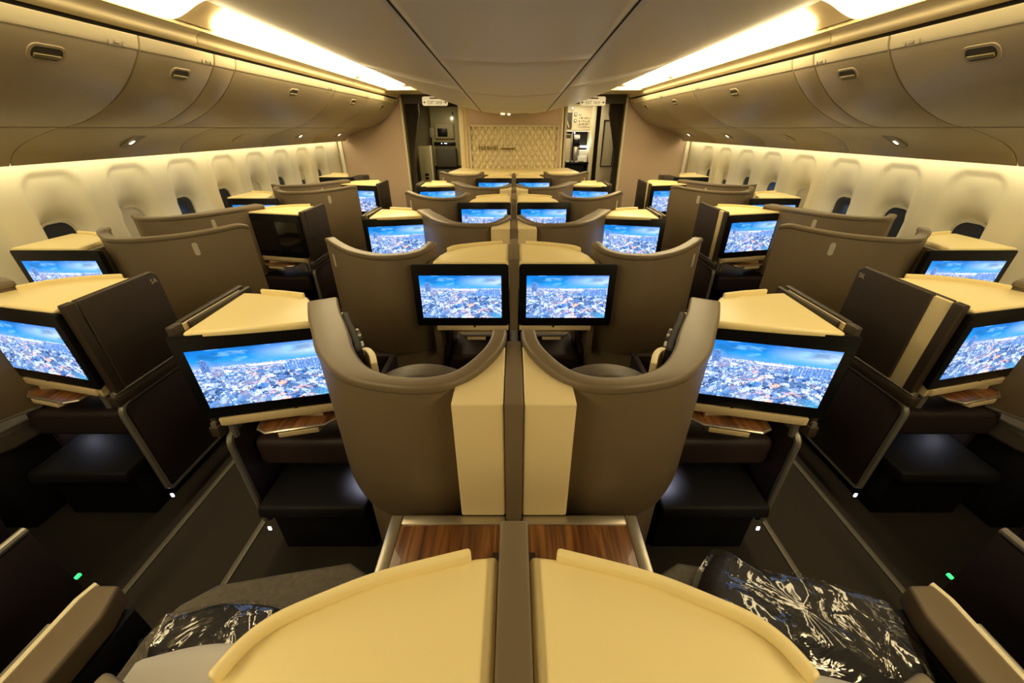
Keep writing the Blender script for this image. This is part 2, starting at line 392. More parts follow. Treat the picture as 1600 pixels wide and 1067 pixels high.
    if not low: bm = B(); extr_x(bm, [(.24, .84), (.33, .84), (.315, .98), (.24, 1.0)], s*T(.56), s*T(.80)); link('headrest', bm, 'seat_leather', root, .03, 4)
    # armrest and aisle panel
    ta = T(1.06)
    if not win:
        bm = B(); prism(bm, [(s*x, y) for x, y in [(ta-.040, .18), (ta-.045, .50), (ta-.02, .575), (ta+.045, .575), (ta+.052, .54), (ta+.052, .18)]], .53, .60); link('armrest', bm, 'shell', root, .012, 4)
        bm = B(); tube(bm, [(s*(ta+.062), .20, .588), (s*(ta+.062), .54, .588), (s*(ta+.050), .58, .588)], .009, 8); link('armrest_trim', bm, 'bin_edge', root)
        plate('armrest_base', 'matte_black', root, s, ta-.05, ta+.05, .20, .55, .02, .53)
    side_panel(root, s, ta+.085, .02, .49, .18, .57, False)

def suite_O(root, s, win=False, on=True, door=.03):
    """monitor and console on the aisle side, shell on the inner side set back"""
    dz = .015 if win else 0
    cp = [(.026, -.02, 1.105), (.030, -.09, 1.108), (.05, -.16, 1.106), (.104, -.253, 1.102), (.164, -.30, 1.10), (.255, -.316, 1.10), (.39, -.289, 1.10), (.475, -.238, 1.10), (.562, -.139, 1.10), (.63, -.02, 1.10), (.69, .085, 1.10), (.753, .215, 1.10)]
    if win: cp = [(.015, -.16, 1.095), (.055, -.215, 1.10)]+cp[3:]
    ox = .030 if win else 0.0
    full = catmull(cp, 4); pts = [(s*a, b_, c+dz) for a, b_, c in full]; xy = [(p[0], p[1]) for p in pts]; zt = [p[2] for p in pts]
    thk = [s*(.040+.058*min(1, max(0, (p[0]-.33)/.25))) for p in full]
    bm = B(); curved_wall(bm, xy, [x*.9 for x in thk], .585, [z-.022 for z in zt]); link('shell', bm, 'shell', root, .004)
    bm = B(); curved_wall(bm, offs(xy, -s*.004), [x+s*.006 for x in thk], [z-.03 for z in zt], zt); link('shell_rim', bm, 'shell_rim', root, .010, 3)
    if win: oval_mark(root, s, xy, min(range(1, len(xy)-1), key=lambda i: abs(full[i][0]-.56)), 1.03)
    n0 = [i for i, p in enumerate(full) if p[0] > .10 and p[1] < .1]; sx = [xy[i] for i in n0]
    bm = B(); curved_wall(bm, offs(sx, s*.004), [s*.05]*len(sx), .572, [.586]*len(sx)); o = link('shell_foot_trim', bm, 'dim_silver', root, .002)
    if not win: sx2 = [xy[i] for i in n0 if full[i][0] > .12 and full[i][0] < .56]
    if not win: bm = B(); curved_wall(bm, offs(sx2, s*.03), [s*.10]*len(sx2), .03, [.571]*len(sx2)); link('pedestal', bm, 'shell', root, .006)
    # cream box in the corner
    if not win: bm = B(); prism(bm, [(s*x, y) for x, y in [(.0235, -.365), (.150, -.365), (.150, -.29), (.10, -.22), (.05, -.13), (.0235, -.08)]], .678, 1.082); link('corner_box', bm, 'cream', root, .007, 3)
    # console and table
    A = (1.06+ox*1.8, -.005); Bp = (1.075+ox, .345); C_ = (.80+ox, .30); D_ = (.655+ox, .085)
    poly = [A, Bp, (.90+ox, .325), C_, (.72+ox, .20), D_]
    table_top(root, s, poly, [(1.00+ox, .34), (.90+ox, .322), (.81+ox, .298)] if not win else [(1.06, .345), (.94, .325), (.82, .27), (.76, .20)])
    bm = B(); prism(bm, [(s*(x+ox), y) for x, y in [(1.07, .0), (1.073, .33), (.80, .29), (.66, .095)]], .69, 1.048); link('console_box', bm, 'cream', root, .005)
    yaw = -s*math.radians(13); cx, cz = .876+ox*.6, .047
    monitor(root, s, s*cx, cz-.012, yaw, on)
    ux, uy = math.cos(math.radians(13)), math.sin(math.radians(13))
    def along(q, off=0): return (s*(cx-ux*q-uy*off), cz+uy*q-off*ux)
    bm = B(); prism(bm, [along(-.20, -.02), along(.20, -.02), along(.20, .012), along(-.20, .012)], .700, .732); link('console_strip', bm, 'beige', root, .004)
    bm = B(); prism(bm, [along(-.08, -.06), along(.19, -.06), along(.19, .02), along(.15, .045), along(-.05, .045), along(-.08, .02)], .664, .674); link('tray_table', bm, 'walnut', root, .003)
    bm = B(); tube(bm, [(*along(-.085, -.06), .668), (*along(-.085, .02), .668), (*along(-.052, .048), .668), (*along(.15, .048), .668), (*along(.19, .02), .668)], .006, 8); link('tray_edge', bm, 'silver', root)
    bm = B(); prism(bm, [along(-.02, .03), along(.14, .03), along(.13, .055), along(-.01, .055)], .642, .664); link('tray_latch', bm, 'beige', root, .003)
    # aisle door, front post and the cream strip between them
    bm = B(); bx(bm, s*(1.092+ox), s*(1.120+ox), .008, .052, .700, 1.092); link('door_post', bm, 'door_brown', root, .007, 3)
    bm = B(); bx(bm, s*(1.078+ox), s*(1.096+ox), .07, .40, 1.02, 1.086); link('table_rail', bm, 'door_brown', root, .005, 3)
    plate('door_track', 'cream', root, s, 1.096+ox, 1.114+ox, .05, .36, .70, 1.084, .003)
    bm = B(); extr_x(bm, [(0, 0), (.365, .0), (.365, .368), (.34, .388), (.01, .385)], s*(1.102+ox), s*(1.124+ox))
    dr = link('sliding_door', bm, 'door_brown', root, .006, 3); dr.location = (0, door, .706)
    bm = B(); tube(bm, [(s*(1.105+ox), .0, .698), (s*(1.105+ox), .42, .698)], .011, 8); e = link('door_rail', bm, 'dim_silver', root)
    plate('door_sill', 'door_brown', root, s, 1.085+ox, 1.120+ox, -.01, .42, .645, .69)
    plate('console_bottom', 'beige', root, s, .74, 1.085+ox, .08, .28, .672, .698, .003)
    side_panel(root, s, 1.075 if not win else 1.13, .0, .50, .15, .64)
    bm = B(); tube(bm, [(s*1.06, .03, .70), (s*1.065, .028, .62)], .014, 8); link('panel_bracket', bm, 'dim_silver', root)
    # footwell for the seat behind
    bm = B(); bx(bm, s*.60, s*1.05, .06, .55, .42, .56); link('ottoman', bm, 'dark_plum', root, .03, 4)
    plate('footwell_back', 'dark_plum', root, s, .58, 1.06, .50, .53, .03, .69)
    bm = B(); extr_x(bm, [(-.07, .26), (-.055, .31), (.50, .33), (.50, .26)], s*.60, s*1.04); link('foot_shelf', bm, 'matte_black', root, .012, 3)
    plate('foot_base', 'matte_black', root, s, .62, 1.02, -.02, .50, .0, .26)
    plate('footwell_wall', 'dark_plum', root, s, .575, .60, .12, .53, .03, .69)
    # seat
    bm = B(); prism(bm, [(s*x, y) for x, y in [(.05, -.05), (.05, .40), (.55, .42), (.60, .30), (.56, .0), (.48, -.12), (.30, -.18), (.12, -.14)]], .40, .50); link('seat_cushion', bm, 'seat_leather', root, .022, 4)
    plate('seat_base', 'matte_black', root, s, .10, .52, -.10, .33, .0, .40)
    prof = [(s*(.10+.315*k/16), .98+.075*math.sin(PI*k/16)**.6) for k in range(17)]
    bm = B(); extr_y(bm, prof+[(s*.415, .5), (s*.10, .5)], -.215, -.135, 1); link('backrest', bm, 'seat_leather', root, .014, 4)
    # handset in the wing
    ids = [i for i, p in enumerate(full) if p[0] > .4 and -.17 < p[1] < .14]
    hx = offs([xy[i] for i in ids], [thk[i]+s*.004 for i in ids])
    bm = B(); curved_wall(bm, hx, [s*.022]*len(hx), .92, [1.075]*len(hx)); hs = link('handset', bm, 'matte_black', root, .005)
    mid = hx[len(hx)//2]; q3 = hx[len(hx)//3]
    bm = B(); tube(bm, [(mid[0]-s*.016, mid[1]+.016, 1.045), (mid[0]-s*.024, mid[1]+.022, 1.045)], .022, 14); link('dial', bm, 'dim_silver', hs)
    bm = B(); tube(bm, [(q3[0]-s*.016, q3[1]+.016, 1.045), (q3[0]-s*.024, q3[1]+.022, 1.045)], .009, 10); link('button', bm, 'white_plastic', hs)
    bm = B(); strip(bm, [(s*x, y) for x, y in catmull([(.455, -.16), (.475, -.10), (.455, -.07), (.425, -.10), (.40, -.155)], 5)], .018, 1.0, 1.062); link('headset_hook', bm, 'cream', root, .005)

def copy_tree(o, parent=None):
    c = o.copy(); COL.objects.link(c); c.parent = parent
    for ch in [x for x in ALLO if x.parent == o]: copy_tree(ch, c)
    return c

X0W = 2.77
ORD = ['nearest', 'second', 'third', 'fourth', 'fifth', 'sixth', 'front']
cols = {  # name: (root x, chirality, window)
 'left window': (-X0W, 1, True), 'centre left': (0, -1, False), 'centre right': (0, 1, False), 'right window': (X0W, -1, True)}
E_D = {False: [0.0, 1.82, 3.60, 5.52], True: [0.26, 2.06, 3.82, 5.62]}
O_D = {False: [1.085, 2.89, 4.68], True: [1.26, 3.03, 4.74]}
SUITES = {}
def lab(cname, row, kind):
    side = {'left window': 'window suite along the left cabin wall', 'right window': 'window suite along the right cabin wall',
            'centre left': 'centre suite left of the divider', 'centre right': 'centre suite right of the divider'}[cname]
    where = ['nearest the camera', 'second from the camera', 'third from the camera', 'fourth from the camera', 'fifth from the camera', 'sixth from the camera', 'farthest, before the bulkhead'][row]
    return side, where
for cname, (x0, s, win) in cols.items():
    # even rows
    for kind, Ds in (('E', E_D[win]), ('O', O_D[win])):
        proto = None
        for i, D in enumerate(Ds):
            row = 2*i if kind == 'E' else 2*i+1
            side, where = lab(cname, row, kind)
            if kind == 'E': tail = 'screen by the wall' if win else 'screen beside the divider'
            else: tail = 'screen beside the aisle'
            off = (cname == 'left window' and row == 3)
            if row == 0: tail = 'only its seat side showing' if win else 'large cream table top'
            if off: tail = 'black screen'
            label = 'taupe ' + side + ', ' + where + ', ' + tail
            first = kind == 'E' and row == 0 and not win
            endc = kind == 'E' and row == 6 and win
            xr = x0-math.copysign({4: .03, 5: .055, 6: .10}.get(row, 0), x0) if win else x0
            if endc:
                r_ = empty('end_console', (xr, D, 0)); suite_E(r_, s, win, full=False)
                tag(r_, 'low cream-topped end console against the ' + cname.split()[0] + ' wall at the bulkhead', 'console'); continue
            if proto is None or off or (kind == 'E' and row == 2 and not win):
                r_ = empty('seat_suite', (xr, D, 0))
                if kind == 'E': suite_E(r_, s, win, low=first)
                else: suite_O(r_, s, win, on=not off, door=.115 if cname == 'right window' else .045)
                if not off: proto = r_; ALLO = [o for o in bpy.data.objects if o.parent]
            else:
                r_ = copy_tree(proto); r_.location = (xr, D, 0)
            tag(r_, label, 'airline seat', 'business class seat suites')
            SUITES[(cname, row)] = r_
# seat numbers on the two nearest window doors
def child(root, base): return [o for o in bpy.data.objects if o.parent == root and o.name.split('.')[0] == base][0]
text_mesh('seat_number', '5A', .030, 'seat_no', child(SUITES[('left window', 1)], 'sliding_door'), (1.1548, .332, .345), (PI/2, 0, PI/2))
text_mesh('seat_number', '5K', .030, 'seat_no', child(SUITES[('right window', 1)], 'sliding_door'), (-1.1548, .332, .345), (PI/2, 0, -PI/2))

# centre divider blocks
DV = []
for i, D in enumerate(E_D[False]):
    bm = B(); bx(bm, -.0225, .0225, D-.25 if i == 0 else D+.012, D+.405, .05, 1.094)
    o = link('centre_divider', bm, 'shell_rim', None, .004)
    tag(o, ['brown divider strip between the two nearest cream tables', 'brown divider between the second pair of side-by-side screens', 'brown divider between the small far pair of screens', 'brown divider between the farthest pair of screens'][i], 'divider', 'centre dividers')
    o.name = 'centre_divider'
for i, D in enumerate(O_D[False]):
    bm = B(); bx(bm, -.0225, .0225, D-.37, D-.06, .05, 1.084)
    o = link('centre_divider', bm, 'shell_rim', None, .004)
    tag(o, ['brown post between the two big cream boxes of the nearest shells', 'brown post between the cream boxes of the middle pair of shells', 'brown post between the cream boxes of the far pair of shells'][i], 'divider', 'centre dividers')
    bm = B(); bx(bm, -.010, .010, D-.055, E_D[False][i+1]-.06, .05, .74); o2 = link('divider_rail', bm, 'dim_silver', o, .003)
# little lamps in the footwells of the nearest rows
for nm, sx in (('centre left', -1), ('centre right', 1)):
    rt = SUITES[(nm, 1)]
    o = plate('footwell_lamp', 'white_lamp', rt, sx, .606, .612, .10, .16, .36, .40, .001)
    l = add_light('footwell_light', 'SPOT', (sx*.63, 1.085+.10, .405), 6, (.75, .8, 1), .02, rot=(0, 0, 0)); l.data.spot_size = 2.0; l.data.spot_blend = .6
for sx in (-1, 1):
    l = add_light('footwell_light', 'POINT', (sx*2.15, 1.46, .40), .5, (.75, .8, 1), .03)
    o = box('exit_marker_light', 'green_lamp', SUITES[('left window' if sx < 0 else 'right window', 0)], -sx*(1.225), -sx*(1.235), .515, .532, .262, .272, .001)

# ------------------------------------------------------------------ shell of the cabin
Y0, Y1 = -2.2, 6.9
def wall_mesh(side):
    zs = [0, .1, .25, .4, .5, .6, .68]+[.70+.02*i for i in range(38)]+[1.47, 1.51]
    ys = [Y0+.0205*i for i in range(int((Y1-Y0)/.0205)+2)]
    def base(z): return 2.80+.035*math.exp(-((z-1.05)/.45)**2)-.22*max(0, (.6-z)/.6)**2
    cents = [2.52+.53*k for k in range(-8, 8)]; seams = [2.815+1.06*k for k in range(-4, 4)]
    def sd(u, v_, hx, hz, r):
        qx, qz = abs(u)-hx+r, abs(v_)-hz+r
        return math.hypot(max(qx, 0), max(qz, 0))+min(max(qx, qz), 0)-r
    bm = B(); rows = []
    for y in ys:
        c = min(cents, key=lambda q: abs(q-y)); sm = min(abs(y-q) for q in seams); rw = []
        for z in zs:
            x = base(z)
            a = sd(y-c, z-1.075, .172, .350, .11); b_ = sd(y-c+.04, z-.98, .120, .165, .09)
            if b_ <= 0: dp = 1
            elif a >= 0: dp = 0
            else:
                e_ = min(1, -a/.022); dp = (-a)/((-a)+b_); dp = .22*e_*e_*(3-2*e_)+.78*dp*dp
            x += .085*dp
            x -= .006*math.exp(-(max(a, 0)/.012)**2)*(a > -.01)*0
            x += .008*math.exp(-(sm/.012)**2)
            rw.append(bm.verts.new((side*x, y, z)))
        rows.append(rw)
    for i in range(len(rows)-1):
        for j in range(len(zs)-1): bm.faces.new((rows[i][j], rows[i+1][j], rows[i+1][j+1], rows[i][j+1]))
    return bm, cents
for side, nm in ((-1, 'left'), (1, 'right')):
    bm, cents = wall_mesh(side); o = struct(link('wall_'+nm, bm, 'wall', None, ang=60)); o['label'] = 'cream cabin wall with window reveals on the '+nm
    sol = o.modifiers.new('thickness', 'SOLIDIFY'); sol.thickness = .02; sol.offset = -1 if side > 0 else 1
    sol.offset = 1; 
wn = 0
for side in (-1, 1):
    closed = {-1: {1, 4}, 1: {3}}[side]
    for k in range(8):
        c = 2.52+.53*k-.04; wn += 1
        bm = B(); ring = rrect(c-.118, c+.118, .82, 1.14, .085, 6); x = side*(2.80+.035+.078)
        outer = [bm.verts.new((x, y, z)) for y, z in rrect(c-.118, c+.118, .82, 1.14, .085, 6)]
        inner = [bm.verts.new((x, y, z)) for y, z in rrect(c-.102, c+.102, .836, 1.124, .072, 6)]
        o2 = [bm.verts.new((x-side*.008, v_.co.y, v_.co.z)) for v_ in outer]; i2 = [bm.verts.new((x-side*.008, v_.co.y, v_.co.z)) for v_ in inner]
        n = len(outer)
        for i in range(n):
            j = (i+1) % n
            bm.faces.new((outer[i], outer[j], o2[j], o2[i])); bm.faces.new((o2[i], o2[j], i2[j], i2[i])); bm.faces.new((i2[i], i2[j], inner[j], inner[i]))
        fr = struct(link('window_%d' % wn, bm, 'shade', None))
        bm = B(); p = [bm.verts.new((x-side*.002, y, z)) for y, z in rrect(c-.102, c+.102, .836, 1.124, .072, 6)]; bm.faces.new(p); link('pane', bm, 'night_glass', fr)
        if k in closed or k in (6,):
            bm = B(); zz = .88 if k != 6 else 1.03
            pl = [(y, z) for y, z in rrect(c-.102, c+.102, .836, 1.124, .072, 6)]; pl = [(y, max(z, zz)) for y, z in pl]
            a = [bm.verts.new((x-side*.004, y, z)) for y, z in pl]; bm.faces.new(a); link('window_shade', bm, 'shade', fr)

# floor, carpets, tracks
bm = B(); bx(bm, -2.85, 2.85, Y0, 8.8, -.05, 0); struct(link('floor', bm, 'carpet'))
k = 0
for sx in (-1, 1):
    for t in (1.20, 1.585):
        k += 1; bm = B(); bx(bm, sx*(t-.013), sx*(t+.013), -.5, 6.8, 0, .006); struct(link('trim_%d' % k, bm, 'track', None, .002))
# rear wall behind the camera
bm = B(); bx(bm, -2.85, 2.85, Y0-.05, Y0, 0, 2.6); struct(link('wall_back', bm, 'header_dark'))

# ceiling centre, three strips cut by cross seams
CZ = catmull([(0, .165), (.25, .180), (.45, .205), (.70, .258), (1.0, .345), (1.25, .432), (1.42, .515)], 6)
def cz(x, y):
    a = abs(x); z = CZ[-1][1]
    for (a0, z0), (a1, z1) in zip(CZ, CZ[1:]):
        if a0 <= a <= a1: z = z0+(z1-z0)*(a-a0)/(a1-a0); break
    return EYE+z+.05*(6.1-y)*max(0, 1-(a/1.42)**2)
for bi, (x0, x1, cuts) in enumerate([(-1.41, -.454, [Y0, 1.4, 3.9, 6.12]), (-.446, .446, [Y0, 1.25, 2.75, 4.2, 5.4, 6.12]), (.454, 1.41, [Y0, 1.4, 3.9, 6.12])]):
    for y0, y1 in zip(cuts, cuts[1:]):
        bm = B(); nx = 24; ny = 10; g = .0018
        top = [[bm.verts.new((x0+(x1-x0)*i/nx, y0+g+(y1-y0-2*g)*j/ny, 0)) for j in range(ny+1)] for i in range(nx+1)]
        for r_ in top:
            for v_ in r_: v_.co.z = cz(v_.co.x, v_.co.y)
        for i in range(nx):
            for j in range(ny): bm.faces.new((top[i][j], top[i][j+1], top[i+1][j+1], top[i+1][j]))
        me_o = link('ceiling', bm, 'ceiling', None, recalc=False, ang=50)
        s_ = me_o.modifiers.new('thickness', 'SOLIDIFY'); s_.thickness = .02; s_.offset = -1
        struct(me_o)
for k_, sx in enumerate((-1, 1)):
    bm = B(); n = 40
    rows = [[bm.verts.new((sx*x, Y0+(6.12-Y0)*j/n, cz(x, Y0+(6.12-Y0)*j/n)+dz)) for x, dz in ((.4455, .006), (.4455, -.0012), (.4545, -.0012), (.4545, .006))] for j in range(n+1)]
    for a, b_ in zip(rows, rows[1:]):
        for i in range(3): bm.faces.new((a[i], a[i+1], b_[i+1], b_[i]))
    struct(link('trim_%d' % (28+k_), bm, 'dark_gap', None, recalc=False))
# dark void right above the seams
bm = B(); nx = 40; ny = 12
top = [[bm.verts.new((-1.38+2.76*i/nx, Y0+(6.1-Y0)*j/ny, 0)) for j in range(ny+1)] for i in range(nx+1)]
for r_ in top:
    for v_ in r_: v_.co.z = cz(v_.co.x, v_.co.y)+.035
for i in range(nx):
    for j in range(ny): bm.faces.new((top[i][j], top[i][j+1], top[i+1][j+1], top[i+1][j]))
struct(link('ceiling', bm, 'dark_gap', None, recalc=False))
bm = B(); bx(bm, -2.9, 2.9, 6.16, 8.8, 2.10, 2.14)
struct(link('ceiling', bm, 'cornice'))
bm = B(); prof = [(-1.41+2.82*i/30) for i in range(31)]
lo = [bm.verts.new((x, 6.121, cz(x, 6.12)+.004)) for x in prof]; hi = [bm.verts.new((x, 6.121, 2.26)) for x in prof]
lo2 = [bm.verts.new((x, 6.15, cz(x, 6.12)+.004)) for x in prof]; hi2 = [bm.verts.new((x, 6.15, 2.26)) for x in prof]
for i in range(30):
    bm.faces.new((lo[i], lo[i+1], hi[i+1], hi[i])); bm.faces.new((lo2[i], hi2[i], hi2[i+1], lo2[i+1])); bm.faces.new((lo[i], lo2[i], lo2[i+1], lo[i+1]))
struct(link('trim_5', bm, 'ceiling'))

# seat belt sign under the end of the ceiling
r_ = empty('seat_belt_sign', (0, 6.02, 1.79), 'beige seat belt sign box with two lit icons under the ceiling end', 'sign')
box('sign_box', 'psu', r_, -.20, .20, 0, .14, -.012, .12, .008)
bm = B(); bx(bm, -.178, -.122, -.004, .001, .022, .062); bx(bm, -.165, -.135, -.006, .001, .068, .076); link('belt_icon', bm, 'icon_lit', r_)
bm = B(); bx(bm, -.085, -.050, -.004, .001, .015, .075); bm2 = bm; link('smoking_icon', bm, 'icon_lit', r_)

# bins, cornices, coves, PSU per side
FRONT = [(1.765, 2.03), (1.772, 2.005), (1.785, 1.975), (1.81, 1.94), (1.86, 1.885), (1.94, 1.815), (2.03, 1.757), (2.12, 1.712), (2.22, 1.675), (2.31, 1.655)]
FRONT_S = catmull(FRONT, 3)
def bin_surf(z):     # x and outward normal of the bin face at height z
    for (x0, z0), (x1, z1) in zip(FRONT_S, FRONT_S[1:]):
        if z0 >= z >= z1:
            t = (z0-z)/(z0-z1+1e-9); d = Vector((x1-x0, z1-z0)).normalized(); return x0+(x1-x0)*t, Vector((d.y, -d.x))
def latch(parent, side, y):
    z = 1.908; x, nn = bin_surf(z)       # nn points to the cabin (towards smaller x, down)
    if nn.x > 0: nn = -nn
    tz = Vector((-nn.y, nn.x)); tz = tz if tz.y > 0 else -tz
    def P(a, b_, c): q = Vector((x, z))+tz*b_+nn*c; return (side*q.x, y+a, q.y)
    bm = B(); A_ = [bm.verts.new(P(a, b_, .003)) for a, b_ in rrect(-.072, .072, -.036, .036, .03, 5)]; C2 = [bm.verts.new(P(a, b_, -.01)) for a, b_ in rrect(-.078, .078, -.041, .041, .033, 5)]
    I_ = [bm.verts.new(P(a, b_, .003)) for a, b_ in rrect(-.060, .060, -.026, .026, .022, 5)]; n = len(A_)
    for i in range(n):
        j = (i+1) % n; bm.faces.new((A_[i], A_[j], C2[j], C2[i])); bm.faces.new((A_[i], I_[i], I_[j], A_[j]))
    lt = link('latch', bm, 'bin', parent)
    bm = B(); a = [bm.verts.new(P(p, q, .0015)) for p, q in rrect(-.060, .060, -.026, .026, .022, 5)]; bm.faces.new(a); link('latch_cup', bm, 'olive_dark', lt)
    bm = B()
    q = [P(-.052, -.002, .002), P(.052, -.002, .002), P(.050, -.020, .002), P(-.050, -.020, .002), P(-.052, -.002, .010), P(.052, -.002, .010), P(.050, -.020, .006), P(-.050, -.020, .006)]
    vs = [bm.verts.new(c) for c in q]
    for f in [(0,3,2,1),(4,5,6,7),(0,1,5,4),(1,2,6,5),(2,3,7,6),(3,0,4,7)]: bm.faces.new([vs[i] for i in f])
    link('latch_paddle', bm, 'olive', lt, .002)
BINS = [(-2.15, -.62, None), (-.61, .88, .3), (.89, 2.265, 1.87), (2.275, 2.785, 2.56), (2.795, 2.985, None), (2.995, 4.555, 3.80), (4.565, 5.595, 5.15), (5.605, 6.86, 6.24)]
names = ['overhead bin high behind the camera', 'overhead bin above the camera', 'largest near overhead bin', 'short overhead bin with a latch', 'narrow blank filler panel between overhead bins', 'long overhead bin past the filler panel', 'overhead bin second from the bulkhead', 'overhead bin touching the bulkhead']
for side, sn in ((-1, 'left'), (1, 'right')):
    for i, (y0, y1, ly) in enumerate(BINS):
        r_ = empty('overhead_bin', (0, 0, 0), 'cream ' + names[i] + ', on the ' + sn + ' side', 'overhead bin', 'overhead bins')
        prof = [(side*x, z) for x, z in FRONT_S]+[(side*2.74, 1.665), (side*2.74, 2.02), (side*1.80, 2.035)]
        bm = B(); extr_y(bm, prof, y0, y1, 1); link('bin_door', bm, 'bin', r_, .004, 2)
        # lighter lip along the top of the door
        lp = [p for p in FRONT_S if p[1] > 1.965]; q = [(side*(x-.004), z) for x, z in lp]+[(side*(x+.01), z) for x, z in lp[::-1]]
        bm = B(); extr_y(bm, q, y0+.002, y1-.002, 1); link('door_lip', bm, 'bin_edge', r_, .0015)
        if ly:
            latch(r_, side, ly)
            x, nn = bin_surf(1.985)
            yy = y1-.16 if i != 3 else y1-.10
            bm = B(); bx(bm, side*(x-.008), side*(x-.002), yy, yy+.012, 1.975, 1.998); bx(bm, side*(x-.009), side*(x-.001), yy+.03, yy+.055, 1.984, 1.994); bx(bm, side*(x-.008), side*(x-.002), yy+.07, yy+.083, 1.975, 2.0); link('placard', bm, 'label_grey', r_)
    # dark gap
    bm = B(); extr_y(bm, [(side*1.79, 2.028), (side*1.79, 2.062), (side*2.75, 2.06), (side*2.75, 2.035)], Y0, 6.88, 1); struct(link('trim_%d' % (6 if side < 0 else 7), bm, 'dark_gap'))
    # cornice: a moulded trough under the cove lens
    cor = catmull([(1.80, 2.052), (1.764, 2.055), (1.748, 2.068), (1.745, 2.085), (1.732, 2.102), (1.712, 2.110), (1.700, 2.112)], 3)
    segs = [(Y0, 2.70), (2.84, 5.02), (5.03, 6.40)]
    for q, (a, b_) in enumerate([(Y0, 2.655), (2.66, 5.02), (5.03, 6.88)]):
        bm = B(); extr_y(bm, [(side*x, z) for x, z in cor]+[(side*1.712, 2.13), (side*1.76, 2.30), (side*1.85, 2.30)], a, b_, 1)
        struct(link('trim_%d' % (8+q+(3 if side > 0 else 0)), bm, 'cornice', None, .003))
    # cove lens segments (the lamps) with rounded ends, and the ring frame between them
    LP = catmull([(1.700, 2.118), (1.64, 2.165), (1.55, 2.205), (1.44, 2.222), (1.395, 2.222)], 4)
    def lens(name, y0, y1, m, par, r=.10):
        bm = B(); n = len(LP); L = [0]
        for p, q in zip(LP, LP[1:]): L.append(L[-1]+math.dist(p, q))
        tot = L[-1]; rows = []
        ysn = 24
        for i in range(n):
            e_ = 0
            for d in (L[i], tot-L[i]):
                if d < r: e_ = max(e_, r-math.sqrt(max(0, r*r-(r-d)**2)))
            rows.append([bm.verts.new((side*LP[i][0], (y0+e_)+(y1-y0-2*e_)*j/ysn, LP[i][1])) for j in range(ysn+1)])
        for i in range(n-1):
            for j in range(ysn): bm.faces.new((rows[i][j], rows[i+1][j], rows[i+1][j+1], rows[i][j+1]))
        return link(name, bm, m, par, recalc=False)
    for q, (a, b_) in enumerate([(-2.1, .30), (.36, 2.50), (2.70, 5.0), (5.05, 6.60)]):
        r_ = empty('cove_light', (side*1.55, a, 2.2), 'glowing yellow cove light strip, ' + ['rearmost, behind the camera', 'nearest, over the near bin', 'long one past the rounded frame', 'short one nearest the bulkhead'][q] + ', ' + sn + ' side', 'ceiling light', 'cove lights')
        o = lens('light_lens', a, b_, 'cove_dim' if q == 1 else 'cove_lens', None); o.parent = r_; o.location = (-side*1.55, -a, -2.2)
    bm = B(); extr_y(bm, [(side*x, z+.014) for x, z in LP]+[(side*x, z+.034) for x, z in LP[::-1]], Y0, 6.88, 1); struct(link('trim_%d' % (14 if side < 0 else 15), bm, 'cornice'))
    bm = B(); bx(bm, side*1.33, side*1.42, Y0, 6.12, 2.232, 2.25); struct(link('trim_%d' % (16 if side < 0 else 17), bm, 'ceiling'))
    # PSU panels under the bins
    PS = catmull([(2.305, 1.652), (2.42, 1.620), (2.53, 1.582), (2.61, 1.538), (2.655, 1.492), (2.665, 1.474)], 3)
    pcuts = [-2.1, -.95, .1, 1.28, 2.23, 3.40, 4.55, 5.70, 6.86]
    for i, (a, b_) in enumerate(zip(pcuts, pcuts[1:])):
        lb = ['passenger service panel behind the camera, rearmost', 'passenger service panel behind the camera', 'passenger service panel above the camera row', 'near passenger service panel with an oval moulding', 'passenger service panel with a grey slotted reading light', 'plain service panel in mid cabin under the long bin', 'service panel with a small lit slot toward the front', 'front-most service panel by the bulkhead'][i]
        r_ = empty('service_panel', (side*2.5, a, 1.6), 'beige ' + lb + ', ' + sn + ' side', 'service panel', 'passenger service panels')
        bm = B(); extr_y(bm, [(side*x-side*2.5, z-1.6) for x, z in PS]+[(side*.172, -.124), (side*.176, .05), (side*-.19, .062)], .003, b_-a-.003, 1); link('panel_shell', bm, 'psu', r_, .003)
        # oval moulding with lamps
        ymid = (b_-a)*.55
        def PP(a_, u_, h):      # a_ along y, u_ along the panel slope
            x = 2.50+u_*.90; z = 1.594-u_*.45; return (side*(x-h*.3)-side*2.5, ymid+a_, z-h-1.6)
        bm = B(); A_ = [bm.verts.new(PP(p, q, .006)) for p, q in rrect(-.045, .045, -.12, .12, .043, 6)]; C2 = [bm.verts.new(PP(p, q, -.012)) for p, q in rrect(-.055, .055, -.135, .135, .052, 6)]
        bm.faces.new(A_); n = len(A_)
        for j in range(n): bm.faces.new((A_[j], A_[(j+1) % n], C2[(j+1) % n], C2[j]))
        link('lamp_moulding', bm, 'label_grey' if i in (4,) else 'psu', r_)
        if i in (4, 6, 7):
            bm = B(); A_ = [bm.verts.new(PP(p, q, .008)) for p, q in rrect(-.008, .008, .025, .065, .007, 4)]; bm.faces.new(A_); link('reading_lamp', bm, 'warm_lamp', r_)
        else:
            bm = B(); A_ = [bm.verts.new(PP(p, q, .008)) for p, q in rrect(-.018, .018, .03, .07, .017, 4)]; bm.faces.new(A_); link('reading_lamp', bm, 'olive', r_)
    # lamp strip washing the wall
    bm = B(); extr_y(bm, [(side*2.69, 1.498), (side*2.76, 1.498), (side*2.76, 1.508), (side*2.69, 1.508)], Y0+.05, 6.82, 1)
    tag(link('wall_wash_lamp', bm, 'side_lamp'), 'long lamp strip hidden above the windows on the ' + sn + ' wall', 'lamp strip')
